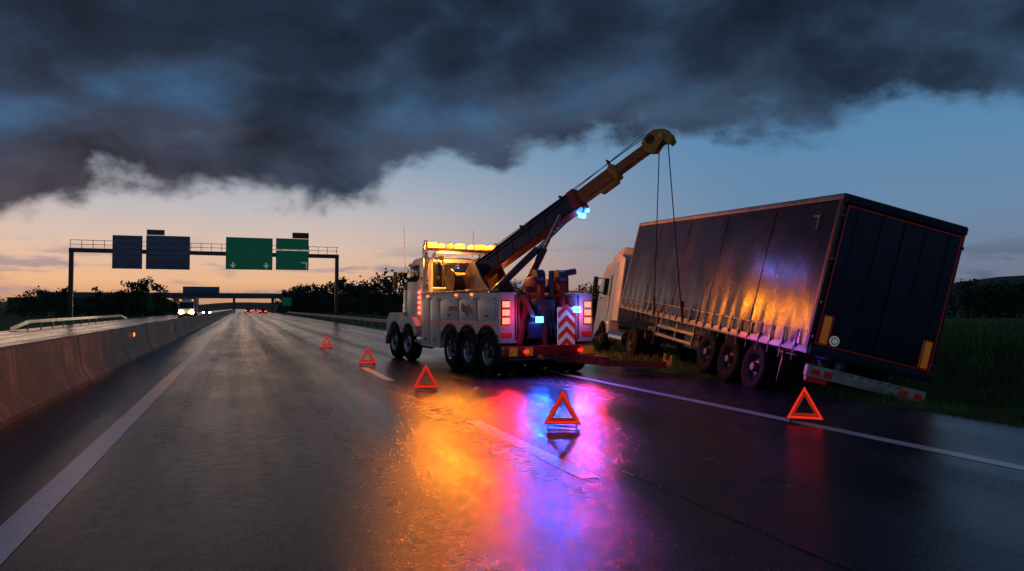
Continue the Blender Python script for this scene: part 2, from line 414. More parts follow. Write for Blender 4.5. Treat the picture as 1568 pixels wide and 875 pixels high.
# ------------------------------------------------------------------ trees
def tree_mass(name, trees, leaf_n=340):
    V = []; F = []; MI = []
    def tri(*p):
        b = len(V); V.extend(p); F.append(tuple(range(b, b+len(p))))
    for (tx, ty, h, w) in trees:
        tz = gh(tx, ty)
        r0 = h*.03; seg = 6
        base = [(tx+r0*math.cos(k*math.tau/seg), ty+r0*math.sin(k*math.tau/seg), tz-.2) for k in range(seg)]
        top = [(tx+r0*.3*math.cos(k*math.tau/seg), ty+r0*.3*math.sin(k*math.tau/seg), tz+h*.7) for k in range(seg)]
        for k in range(seg): tri(base[k], base[(k+1) % seg], top[(k+1) % seg], top[k]); MI.append(1)
        for k in range(5):
            a = random.uniform(0, math.tau); z0 = tz+h*random.uniform(.25, .55); L_ = w*random.uniform(.25, .45)
            e = (tx+L_*math.cos(a), ty+L_*math.sin(a), z0+h*.22); t_ = r0*.35
            tri((tx, ty-t_, z0), (tx, ty+t_, z0+t_), e); MI.append(1)
            tri((tx-t_, ty, z0), (tx+t_, ty, z0+t_), e); MI.append(1)
        nc = random.randint(12, 17)
        cl = []
        for k in range(nc):
            a = random.uniform(0, math.tau); rr = (random.random()**.6)*w*.45
            zz = random.uniform(.04, .92); sh = math.sin(min(1, max(.12, 1.15-zz))*math.pi*.5)
            cl.append((tx+rr*sh*math.cos(a), ty+rr*sh*math.sin(a), tz+h*zz, random.uniform(.10, .2)*w+.2))
        for k in range(leaf_n):
            c = random.choice(cl)
            d = Vector((random.gauss(0, 1), random.gauss(0, 1), random.gauss(0, .8))).normalized()*c[3]*random.uniform(.2, 1.1)
            p = Vector(c[:3])+d
            u = Vector((random.gauss(0, 1), random.gauss(0, 1), random.gauss(0, 1))).normalized()
            v = u.orthogonal().normalized(); s_ = h*random.uniform(.016, .045)
            v2 = u.cross(v)
            tri(tuple(p+v*s_), tuple(p+v2*s_), tuple(p-v*s_*1.2), tuple(p-v2*s_*.8)); MI.append(0)
    me = bpy.data.meshes.new(name); me.from_pydata(V, [], F)
    me.materials.append(M_leaf); me.materials.append(M_bark)
    me.polygons.foreach_set('material_index', MI); me.update()
    ob = bpy.data.objects.new(name, me); COL.objects.link(ob); return ob
T = []
xx = -190
while xx < -24: T.append((xx, 205+random.uniform(-12, 12), random.uniform(4.6, 7.2), random.uniform(7, 10))); xx += random.uniform(1.3, 2.6)
T += [(-22.5, 200, 9.6, 8.5), (-26, 204, 8.8, 8), (-20, 203, 8.2, 6.5), (-33, 201, 7.4, 5), (-41, 206, 7.7, 5), (-29, 206, 7, 7), (-16.9, 212, 4.5, 5), (-17.5, 222, 5.0, 6), (-24, 202, 8.9, 7)]
tree_mass('tree_line', T, 480)
T = []
for k in range(50):
    t = k/49; T.append((15.5+10*t+random.uniform(-.8, 2), 300-185*t+random.uniform(-4, 4), random.uniform(6, 8.8)*(1.15-.25*t), random.uniform(6, 9)))
for k in range(50):
    t = k/49; T.append((27+60*t, 118+random.uniform(-6, 6)-12*t, random.uniform(3.6, 5.8), random.uniform(5, 7.5)))
tree_mass('tree_line', T, 440)
T = []
for k in range(70):
    t = k/69; T.append((84+80*t, 108-50*t+random.uniform(-6, 6), random.uniform(4.2, 7.0), random.uniform(6, 9)))
tree_mass('tree_line', T, 440)
def hills(name, pts, w):
    bm = bmesh.new(); rows = []
    for i, (x, y, h) in enumerate(pts):
        d = Vector((x, y, 0)).normalized()*w
        rows.append([bm.verts.new((x-d.x, y-d.y, -2)), bm.verts.new((x-d.x*.4, y-d.y*.4, h*.6)), bm.verts.new((x, y, h)), bm.verts.new((x+d.x, y+d.y, -2))])
    for a, b in zip(rows[:-1], rows[1:]):
        for k in range(3): bm.faces.new((a[k], b[k], b[k+1], a[k+1]))
    fin(bm, name, None, M_leaf, None, True, 80)
P = []
for k in range(60):
    a = R(25+k*1.1); d = 1300
    e = max(0, min(1, (k-16)/11)); P.append((d*math.sin(a), d*math.cos(a), 6+e*44+8*mnoise.noise(Vector((k*.25, 0, 0)))+2*mnoise.noise(Vector((k*1.1, 4, 0)))))
hills('hills', P, 300)
P = []
for k in range(60):
    a = R(-60+k*1.1); d = 1500
    P.append((d*math.sin(a), d*math.cos(a), 12+8*mnoise.noise(Vector((k*.3, 9, 0)))))
hills('hills', P, 300)

# ------------------------------------------------------------------ grass blades
V = []; F = []
def blade(x, y, h, w, lean):
    z = gh(x, y)-.01; a = random.uniform(0, math.tau); b = len(V)
    c, s = math.cos(a)*w, math.sin(a)*w
    la = random.uniform(0, math.tau); lx, ly = math.cos(la)*lean, math.sin(la)*lean
    V.extend([(x-c, y-s, z), (x+c, y+s, z), (x+c*.6+lx*.4, y+s*.6+ly*.4, z+h*.6), (x+lx, y+ly, z+h)])
    F.append((b, b+1, b+2, b+3))
cnt = 0
while cnt < 95000:
    y = 3+45*random.random()**1.4
    xm = min(40, 1.5*y+8); x = 10.20+(xm-10.20)*random.random()**1.4
    base = .06+.10*min(1, (x-10.2)/1.0)+.10*max(0, mnoise.noise(Vector((x*.5, y*.5, 7))))
    if x > 14.5 and random.random() < .5: base += random.uniform(.1, .45)*min(1, (x-14.5)/3)
    h = base*random.uniform(.6, 1.5); blade(x, y, h, .006+.0007*y*.5, h*random.uniform(.1, .6)); cnt += 1
me = bpy.data.meshes.new('grass'); me.from_pydata(V, [], F); me.materials.append(M_grass)
ob = bpy.data.objects.new('grass', me); COL.objects.link(ob)

# ------------------------------------------------------------------ warning triangles
def warning_triangle(x, y, rz):
    e = empty('warning_triangle', (x, y, .004), R(rz))
    H = .47; Wd = .25; z0 = .06
    def tri3(s, y0, y1, m, name, s2):
        cz = z0+H*.36
        def P(k): return [(-Wd*k, cz+(z0-cz)*k), (Wd*k, cz+(z0-cz)*k), (0, cz+(z0+H-cz)*k)]
        A = P(s); B = P(s2)
        bm = bmesh.new()
        vf = [[bm.verts.new((p[0], yy, p[1])) for p in L_] for yy in (y0, y1) for L_ in (A, B)]
        fa, fb, ba, bb = vf
        for i in range(3):
            j = (i+1) % 3
            bm.faces.new((fa[i], fa[j], fb[j], fb[i])); bm.faces.new((ba[j], ba[i], bb[i], bb[j]))
            bm.faces.new((fa[j], fa[i], ba[i], ba[j])); bm.faces.new((fb[i], fb[j], bb[j], bb[i]))
        fin(bm, name, e, m)
    tri3(1.0, -.012, .012, M_tri, 'reflector_frame', .74)
    tri3(.735, -.006, .006, M_tri2, 'inner_frame', .52)
    tri3(1.03, -.016, .016, M_red, 'rim', .975)
    tri3(.765, -.015, .013, M_red, 'inner_rim', .73)
    for a in (-1, 1):
        beam('foot_%d' % a, e, (a*.20, -.16, .012), (a*.20, .16, .012), .02, .016, M_dsteel, .002)
        beam('leg_%d' % a, e, (a*.20, 0, .012), (a*.17, 0, .07), .014, .014, M_dsteel, .002)
    beam('base_bar', e, (-.2, 0, .03), (.2, 0, .03), .016, .016, M_dsteel, .002)
    beam('brace', e, (-.2, .1, .02), (.2, -.1, .02), .012, .012, M_dsteel, .002)
for (x, y, r) in ((3.3, 30.6, -5), (3.42, 21.0, 4), (3.46, 14.1, -12), (4.14, 9.04, -22), (7.56, 8.2, -44)):
    warning_triangle(x, y, r)

# ------------------------------------------------------------------ tow truck
tt = empty('tow_truck', (7.08, 16.4, 0), R(7.4))
def light(name, parent, loc, col, e, rad=.06, typ='POINT', size=110, yaw=0, pitch=-80):
    l = bpy.data.lights.new(name, typ); l.color = col; l.energy = e
    l.shadow_soft_size = rad
    o = bpy.data.objects.new(name, l); COL.objects.link(o); o.parent = parent; o.location = loc
    if typ == 'SPOT':
        l.spot_size = R(size); l.spot_blend = .6; o.rotation_euler = (R(pitch), 0, R(yaw))
    return o
WY = [.62, 1.77, 2.92]; FY = [6.45, 7.75]
for s in (-1, 1):
    nm = 'l' if s < 0 else 'r'
    for i, y in enumerate(WY):
        wheel('rear_wheel_%s%d' % (nm, i), tt, (s*1.17, y, .54), s, .54, .30)
        wheel('inner_wheel_%s%d' % (nm, i), tt, (s*.84, y, .54), s, .54, .28)
    for i, y in enumerate(FY):
        wheel('steer_wheel_%s%d' % (nm, i), tt, (s*1.15, y, .54), s, .54, .32, front=True)
    beam('frame_rail_'+nm, tt, (s*.42, .1, .92), (s*.42, 8.5, .92), .1, .26, M_black)
    y = 0.04
    arc = []
    while y < 3.62:
        z = 1.0
        for c in WY:
            d = abs(y-c)
            if d < .64: z = max(z, .54+math.sqrt(.64**2-d*d)+.04)
        arc.append((y, z)); y += .05
    pts = [(0.0, .80)]+arc+[(3.66, .95), (3.66, .52), (5.15, .52), (5.15, 2.10), (0, 2.02)]
    x0, x1 = (-1.34, -.86) if s < 0 else (.86, 1.34)
    prism('body_side_'+nm, tt, pts, 'x', x0, x1, M_white)
    X = s*1.345
    for c in WY:
        for k in range(10):
            a0 = R(18+14.4*k); a1 = R(18+14.4*(k+1))
            beam('fender_lip', tt, (X, c+.65*math.cos(a0), .57+.65*math.sin(a0)), (X, c+.65*math.cos(a1), .57+.65*math.sin(a1)), .04, .03, M_dsteel, .008)
    for (a, b, z0, z1) in ((3.72, 4.4, .6, 1.95), (4.44, 5.1, .6, 1.95), (.1, 1.15, 1.32, 1.92), (1.2, 2.3, 1.32, 1.92), (2.35, 3.62, 1.32, 1.92)):
        box('locker_door', tt, (X, (a+b)/2, (z0+z1)/2), (.03, b-a-.05, z1-z0-.04), M_white, .012)
        box('door_latch', tt, (X+s*.02, (a+b)/2, z0+.14), (.02, .14, .06), M_dsteel, .005)
        box('door_seam', tt, (X+s*.001, b, (z0+z1)/2), (.022, .014, z1-z0), M_black, 0)
        for q in (a+.1, b-.1): box('hinge', tt, (X+s*.018, q, z1-.04), (.02, .05, .04), M_dsteel, .004)
    box('reflective_strip', tt, (X+s*.018, 2.6, 1.25), (.008, 4.9, .025), M_strip, 0)
    box('top_trim', tt, (s*1.34, 2.58, 2.09), (.06, 5.14, .06), M_steel, .01)
    for y in (1.5, 2.5, 4.6):
        box('side_marker', tt, (X+s*.02, y, 2.0), (.03, .10, .05), M_amber2, .008)
    box('decal_a', tt, (X+s*.018, 1.9, 1.62), (.006, .5, .2), M_navy, 0, rot=(18, 0, 0))
    box('decal_b', tt, (X+s*.02, 1.6, 1.62), (.006, .35, .14), M_orange, 0, rot=(30, 0, 0))
    box('decal_c', tt, (X+s*.02, 2.7, 1.64), (.006, .55, .12), M_red, 0)
    box('rear_panel_'+nm, tt, (s*1.1, -.02, 1.42), (.48, .05, 1.22), M_white, .02)
    box('rear_panel_stripe_'+nm, tt, (s*.9, -.048, 1.42), (.05, .01, 1.1), M_red, .002)
    for k, z in enumerate((1.34, 1.54, 1.74)):
        box('tail_light_bezel', tt, (s*1.17, -.05, z), (.23, .04, .18), M_black, .02)
        box('tail_light', tt, (s*1.17, -.075, z), (.19, .03, .14), M_redl, .02)
    box('marker_strip', tt, (s*1.15, -.05, 1.0), (.3, .02, .12), M_chevr, .005)
    box('mud_flap_'+nm, tt, (s*1.05, .02, .55), (.5, .03, .45), M_black, .005)
    prism('cab_fender_front_'+nm, tt, [(7.12, .85)]+[(7.75+.70*math.cos(R(a)), .56+.66*math.sin(R(a))) for a in range(155, 20, -12)]+[(8.45, .8), (8.6, .8), (8.55, 1.25), (8.2, 1.5), (7.4, 1.5), (7.0, 1.2)], 'x', s*.72, s*1.31, M_white)
    prism('cab_fender_second_'+nm, tt, [(5.8, .80)]+[(6.45+.64*math.cos(R(a)), .56+.62*math.sin(R(a))) for a in range(160, 20, -12)]+[(7.08, .85), (7.08, 1.25), (6.8, 1.36), (6.1, 1.36), (5.72, 1.1)], 'x', s*.85, s*1.30, M_white)
    box('door_'+nm, tt, (s*1.10, 6.45, 1.95), (.04, 1.15, 1.2), M_white, .03)
    box('side_window_'+nm, tt, (s*1.12, 6.5, 2.75), (.03, .95, .52), M_glass, .03)
    box('door_handle', tt, (s*1.14, 6.05, 2.1), (.03, .16, .04), M_chrome, .01)
    box('sleeper_window_'+nm, tt, (s*1.115, 5.62, 2.7), (.03, .3, .4), M_glass, .03)
    cyl('exhaust_stack_'+nm, tt, (s*1.18, 5.28, 1.0), (s*1.18, 5.28, 3.45), .085, M_chrome)
    cyl('exhaust_tip_'+nm, tt, (s*1.18, 5.28, 3.45), (s*1.18, 5.14, 3.68), .085, M_chrome)
    cyl('air_cleaner_'+nm, tt, (s*.98, 7.25, 1.5), (s*.98, 7.25, 2.25), .17, M_chrome)
    box('mirror_'+nm, tt, (s*1.52, 7.05, 2.55), (.09, .20, .55), M_black, .03)
    beam('mirror_arm_top', tt, (s*1.05, 7.0, 2.82), (s*1.52, 7.05, 2.80), .03, .03, M_chrome, .004)
    beam('mirror_arm_low', tt, (s*1.05, 7.0, 2.3), (s*1.52, 7.05, 2.32), .03, .03, M_chrome, .004)
    for k in range(5): box('cab_marker_red', tt, (s*1.145, 5.85, 1.50+k*.16), (.04, .14, .08), M_redl, .008)
    cyl('fuel_tank_'+nm, tt, (s*1.0, 5.2, .68), (s*1.0, 5.75, .68), .27, M_chrome, 24)
    box('cab_step_'+nm, tt, (s*1.12, 5.95, .62), (.3, .3, .06), M_chrome, .01)
    beam('antenna_'+nm, tt, (s*1.2, 7.0, 2.9), (s*1.25, 7.0, 4.3), .012, .012, M_black, 0)
prism('cab_shell', tt, [(5.35, 1.15), (7.15, 1.15), (7.15, 2.3), (6.98, 3.02), (6.6, 3.22), (5.6, 3.26), (5.38, 3.15)], 'x', -1.08, 1.08, M_white, .05)
prism('windshield', tt, [(7.165, 2.33), (7.185, 2.34), (7.02, 3.0), (7.0, 3.0)], 'x', -.95, .95, M_glass)
prism('hood', tt, [(7.1, 1.0), (8.65, 1.0), (8.7, 1.75), (8.3, 2.02), (7.1, 2.22)], 'x', -.72, .72, M_white, .06)
box('grille', tt, (0, 8.72, 1.4), (1.0, .06, .85), M_chrome, .03)
box('front_bumper', tt, (0, 8.85, .62), (2.5, .18, .42), M_chrome, .05)
box('rear_window', tt, (0, 5.335, 2.65), (1.6, .03, .72), M_glass, .03)
box('rear_cab_trim', tt, (0, 5.345, 2.65), (1.74, .02, .84), M_black, .02)
box('sun_visor', tt, (0, 7.18, 3.08), (2.0, .28, .05), M_chrome, .01, rot=(-15, 0, 0))
for s in (-1, 1):
    cyl('rack_post', tt, (s*1.02, 5.18, 1.9), (s*1.02, 5.18, 3.15), .05, M_white, 12)
    cyl('rack_corner', tt, (s*1.02, 5.18, 3.15), (s*.85, 5.18, 3.38), .05, M_white, 12)
    cyl('rack_post_in', tt, (s*.62, 5.18, 1.9), (s*.62, 5.18, 3.36), .03, M_dsteel, 12)
    cyl('work_lamp_body', tt, (s*.75, 5.1, 3.22), (s*.75, 4.98, 3.18), .08, M_black, 14)
cyl('rack_top', tt, (-.86, 5.18, 3.38), (.86, 5.18, 3.38), .05, M_white, 12)
cyl('rack_mid', tt, (-1.0, 5.18, 2.25), (1.0, 5.18, 2.25), .04, M_white, 12)
box('lightbar_base', tt, (0, 5.18, 3.46), (2.2, .30, .06), M_black, .01)
for k, x in enumerate((-.98, -.70, -.40, -.06, .30, .66, .98)):
    box('beacon_%d' % k, tt, (x, 5.18, 3.56), ((.22, .18, .14, .26, .12, .30, .16)[k], .24, (.17, .12, .13, .16, .11, .15, .13)[k]), M_amber if k % 3 != 2 else M_amber2, .04)
for x in (-1.0, -.35, .35, 1.0):
    light('beacon_glow', tt, (x, 5.0, 3.74), (1, .24, .010), 340, .07)
light('work_light', tt, (-.5, 4.9, 3.2), (1, .36, .05), 60, .06)
light('work_light', tt, (-1.75, 5.0, 3.1), (1, .36, .05), 18, .06)
box('deck_floor', tt, (0, 2.6, 1.2), (1.72, 5.1, .14), M_dsteel, .02)
box('deck_cross_box', tt, (0, 4.7, 1.75), (1.7, .7, .9), M_dsteel, .03)
box('turret_base', tt, (0, 3.3, 1.6), (1.2, 1.4, .7), M_navy, .04)
cyl('turret_ring', tt, (0, 3.1, 1.95), (0, 3.1, 2.15), .6, M_dsteel, 32)
for s in (-1, 1):
    prism('turret_cheek', tt, [(2.3, 2.1), (4.0, 2.1), (4.05, 2.65), (3.7, 2.95), (3.3, 2.95), (2.9, 2.5)], 'x', s*.34, s*.42, M_navy, .01)
    cyl('turret_winch', tt, (s*.1, 4.35, 2.45), (s*.7, 4.35, 2.45), .26, M_dsteel, 24)
    cyl('turret_winch_flange', tt, (s*.7, 4.35, 2.45), (s*.75, 4.35, 2.45), .36, M_black, 24)
B0 = Vector((0, 3.55, 2.78)); B1 = Vector((2.5, -1.13, 5.80)); D = (B1-B0).normalized()
def bp(t): return B0.lerp(B1, t)
Mx, _ = frame(B0, B1); BX = Mx.to_3x3() @ Vector((1, 0, 0)); BZ = Mx.to_3x3() @ Vector((0, 0, 1))
beam('boom_outer', tt, bp(-.06), bp(.60), .38, .48, M_navy, .04)
beam('boom_outer_top_plate', tt, bp(-.05)+BZ*.25, bp(.58)+BZ*.25, .44, .03, M_navy, .008)
beam('boom_outer_low_plate', tt, bp(-.02)-BZ*.25, bp(.595)-BZ*.25, .44, .03, M_red, .008)
beam('boom_collar', tt, bp(.56), bp(.605), .46, .58, M_red, .03)
beam('boom_mid', tt, bp(.60), bp(.80), .30, .36, M_orange, .03)
beam('boom_mid_stripe', tt, bp(.61)-BX*.155, bp(.77)-BX*.155, .008, .10, M_red, .002)
beam('boom_mid_collar', tt, bp(.78), bp(.81), .36, .42, M_yellow, .03)
beam('boom_inner', tt, bp(.80), bp(.99), .23, .27, M_orange, .03)
beam('boom_gusset', tt, bp(.70)-BZ*.24, bp(.79)-BZ*.24, .22, .12, M_yellow, .02)
for s in (-1, 1):
    for q in range(5):
        t = .1+q*.1
        beam('boom_rib', tt, bp(t)+BX*s*.195-BZ*.22, bp(t+.02)+BX*s*.195+BZ*.22, .03, .05, M_dsteel, .005)
    beam('boom_hose', tt, bp(.05)+BX*s*.21+BZ*.12, bp(.55)+BX*s*.21+BZ*.12, .03, .03, M_black, .008)
    Mh = Matrix((BX, D, BZ)).transposed().to_4x4(); Mh.translation = bp(1.0)+BX*s*.12
    bm = bmesh.new()
    pts = [(-.32, -.14), (-.30, .2), (-.05, .34), (.25, .33), (.50, .16), (.60, -.1), (.56, -.34), (.40, -.38), (.34, -.12), (.12, -.20), (-.1, -.30)]
    pts = [(p[0]*.82, p[1]*.80) for p in pts]
    A = [bm.verts.new((-.03, p[0], p[1])) for p in pts]; Bv = [bm.verts.new((.03, p[0], p[1])) for p in pts]
    bm.faces.new(A); bm.faces.new(list(reversed(Bv)))
    for i in range(len(pts)): bm.faces.new((A[i], A[(i+1) % len(pts)], Bv[(i+1) % len(pts)], Bv[i]))
    fin(bm, 'boom_head_cheek', tt, M_yellow, Mh)
hc = bp(1.0)
cyl('sheave_a', tt, hc+D*.28+BX*-.09, hc+D*.28+BX*-.03, .19, M_dsteel, 28)
cyl('sheave_b', tt, hc+D*.28+BX*.03, hc+D*.28+BX*.09, .19, M_dsteel, 28)
cyl('sheave_c', tt, hc+BZ*.10+BX*-.15, hc+BZ*.10+BX*.15, .12, M_dsteel, 24)
cyl('sheave_pin', tt, hc+D*.28+BX*-.20, hc+D*.28+BX*.20, .05, M_chrome, 16)
for s in (-1, 1):
    f0 = Vector((s*.5, 2.25, 1.95)); f1 = bp(.50)+BX*s*.27-BZ*.15
    cyl('lift_ram_barrel', tt, f0, f0.lerp(f1, .60), .10, M_navy, 20)
    cyl('lift_ram_rod', tt, f0.lerp(f1, .58), f1, .055, M_chrome, 16)
    cyl('ram_foot', tt, (s*.5-.16, 2.25, 1.95), (s*.5+.16, 2.25, 1.95), .14, M_red, 20)
for s in (-.1, .1):
    cyl('boom_cable', tt, (s*2, 4.35, 2.9), hc+BZ*.34+BX*s*.8-D*.1, .012, M_cable, 6)
for t in (.28, .52, .79):
    beam('cable_guide', tt, bp(t)+BZ*.20, bp(t)+BZ*.42, .16, .04, M_dsteel, .008)
box('boom_light_blue', tt, bp(.565)-BZ*.38-BX*.14-D*.02, (.18, .12, .12), M_bluel, .03)
box('boom_light_blue2', tt, bp(.59)-BZ*.30-BX*.24-D*.02, (.10, .10, .10), M_bluel, .03)
box('boom_light_red', tt, bp(.48)+BX*-.27+BZ*.02, (.14, .14, .12), M_redl, .03)
box('boom_light_red2', tt, bp(.535)-BX*.28+BZ*.14, (.11, .11, .11), M_redl, .03)
light('boom_blue_glow', tt, bp(.54)-BZ*.45-BX*.40, (.05, .2, 1), 30, .05)
light('boom_red_glow', tt, bp(.42)-BX*.5+BZ*.1, (1, .06, .05), 10, .05)
for s in (-1, 1):
    prism('rear_mast', tt, [(-.05, .7), (.45, .7), (.75, 2.05), (.35, 2.35), (.1, 2.2)], 'x', s*.30+.18, s*.30+.30, M_red, .015)
    prism('rear_mast_outer', tt, [(-.02, .6), (.3, .6), (.5, 1.75), (.1, 1.9)], 'x', s*.74-.03, s*.74+.03, M_red, .01)
    cyl('drag_winch', tt, (s*.15+.2, .9, 1.75), (s*.15+.2+s*.3, .9, 1.75), .25, M_dsteel, 24)
beam('diag_brace_l', tt, (-.78, -.03, .75), (-.42, .2, 2.0), .10, .14, M_red, .02)
beam('diag_brace_l2', tt, (-.60, .1, 1.95), (-.05, .0, .8), .10, .12, M_red, .02)
beam('diag_brace_r', tt, (.82, -.03, .8), (.70, .2, 1.95), .08, .12, M_red, .02)
box('rear_back_plate', tt, (0, .5, 1.2), (1.7, .08, 1.2), M_navy, .02)
box('control_box', tt, (-.35, .1, 1.15), (.4, .3, .5), M_navy, .03)
for k in range(8): box('control_lever', tt, (-.50+.042*k, -.07, 1.36), (.012, .05, .10), M_black, .003)
box('hydraulic_block', tt, (.05, .25, 1.7), (.5, .35, .35), M_dsteel, .03)
for k in range(6):
    cyl('hydraulic_hose', tt, (-.2+.08*k, .05, 1.6), (-.3+.11*k, .0, .95), .018, M_black, 8)
box('sheave_block_l', tt, (.0, .55, 2.3), (.36, .5, .3), M_red, .05)
cyl('rear_sheave_l', tt, (-.12, .42, 2.46), (.12, .42, 2.46), .17, M_dsteel, 24)
box('sheave_block_r', tt, (.66, .55, 2.3), (.40, .5, .3), M_red, .05)
cyl('rear_sheave_r', tt, (.52, .42, 2.46), (.8, .42, 2.46), .17, M_dsteel, 24)
cyl('sheave_arm_r', tt, (.6, .4, 2.52), (1.05, .3, 2.60), .08, M_dsteel, 14)
beam('rear_cross_tube', tt, (-.3, .6, 2.12), (1.0, .6, 2.12), .16, .16, M_red, .02)
cyl('swivel_l', tt, (.32, .3, 2.0), (.32, .3, 2.6), .07, M_dsteel, 16)
cv = (.47, -.16)
box('chevron_board', tt, (cv[0], cv[1], 1.1), (.5, .04, 1.15), M_chevw, .01)
for k in range(4):
    zc = .66+k*.28
    prism('chevron_%d' % k, tt, [(cv[0]-.245, zc-.10), (cv[0], zc+.12), (cv[0]+.245, zc-.10), (cv[0]+.245, zc+.04), (cv[0], zc+.26), (cv[0]-.245, zc+.04)], 'y', cv[1]-.03, cv[1]-.022, M_chevr)
box('rear_bumper', tt, (0, -.10, .60), (2.56, .22, .28), M_red, .03)
box('bumper_step', tt, (0, -.16, .42), (2.3, .28, .05), M_dsteel, .01)
for x in (-1.05, -.62, .95, 1.15):
    box('bumper_hazard_patch', tt, (x, -.216, .60), (.22, .01, .2), M_tapeY, .002)
for x in (-.7, .85):
    box('bumper_lamp', tt, (x, -.23, .60), (.14, .03, .08), M_redl2, .01)
cyl('tow_pin', tt, (-.3, -.3, .45), (-.3, -.1, .45), .06, M_yellow, 16)
for k in range(5): cyl('tow_chain', tt, (-.9+.02*k, -.25, .5-.05*k), (-.88+.03*k, -.25, .45-.05*k), .02, M_dsteel, 8)
for (x, z) in ((-.33, 1.37), (.76, 1.62)):
    box('rear_blue_light', tt, (x, -.22, z), (.20, .06, .15), M_bluel, .03)
    light('rear_blue_glow', tt, (x, -.27, z), (.015, .10, 1), 330, .05, 'SPOT', 112, -28, -74)
    light('rear_blue_fill', tt, (x, -.38, z+.05), (.03, .16, 1), 8, .04)
for s in (-1, 1):
    light('tail_glow', tt, (s*1.17, -.12, 1.54), (1, .015, .03), 230, .07, 'SPOT', 116, -28, -74)
    light('tail_fill', tt, (s*1.0, -.35, 1.5), (1, .03, .03), 4, .06)
beam('underlift_boom', tt, (.4, .3, .42), (1.35, -.75, .34), .26, .22, M_red, .03)
beam('underlift_arm', tt, (1.2, -.60, .30), (2.75, -1.35, .24), .18, .15, M_red, .02)
beam('underlift_cross', tt, (2.5, -1.75, .26), (2.95, -.95, .26), .14, .14, M_yellow, .02)
beam('underlift_fork_a', tt, (2.52, -1.72, .2), (2.55, -1.72, .50), .12, .12, M_yellow, .02)
beam('underlift_fork_b', tt, (2.92, -1.0, .2), (2.95, -1.0, .50), .12, .12, M_yellow, .02)
box('underlift_wheel_plate', tt, (2.0, -1.05, .12), (.7, .3, .05), M_dsteel, .01, rot=(0, 0, -25))

# ------------------------------------------------------------------ trailer
def rotm(rz, rx, ry):
    return Matrix.Rotation(R(rz), 4, 'Z') @ Matrix.Rotation(R(rx), 4, 'X') @ Matrix.Rotation(R(ry), 4, 'Y')
TM = rotm(-12.6, 4.05, 13.3)
off = Vector((10.2, 10.0, 3.72)) - (TM @ Vector((-1.275, 0, 4.0)))
TMW = Matrix.Translation(off) @ TM
tr = empty('semi_trailer', M=TMW)
LEN = 11.8
box('cargo_core', tr, (0, LEN/2, 2.6), (2.44, LEN-.1, 2.72), M_door, .01)
def curtain(s):
    bm = bmesh.new(); NY, NZ = 170, 22; V_ = []
    for i in range(NY+1):
        y = .12+(LEN-.24)*i/NY; row = []
        for j in range(NZ+1):
            z = 1.12+2.76*j/NZ
            tz = j/NZ
            b = .022*math.sin(math.pi*tz)*(.5+.5*math.sin(y*2*math.pi/2.3)) + .010*mnoise.noise(Vector((y*1.5, z*.8, 2*s)))
            b += .014*math.sin(y*2*math.pi/.55)*max(0, 1-tz*3.2)
            row.append(bm.verts.new((s*(1.25+b), y, z)))
        V_.append(row)
    for i in range(NY):
        for j in range(NZ): bm.faces.new((V_[i][j], V_[i+1][j], V_[i+1][j+1], V_[i][j+1]))
    fin(bm, 'curtain_%d' % s, tr, M_tarp, None, True, 80)
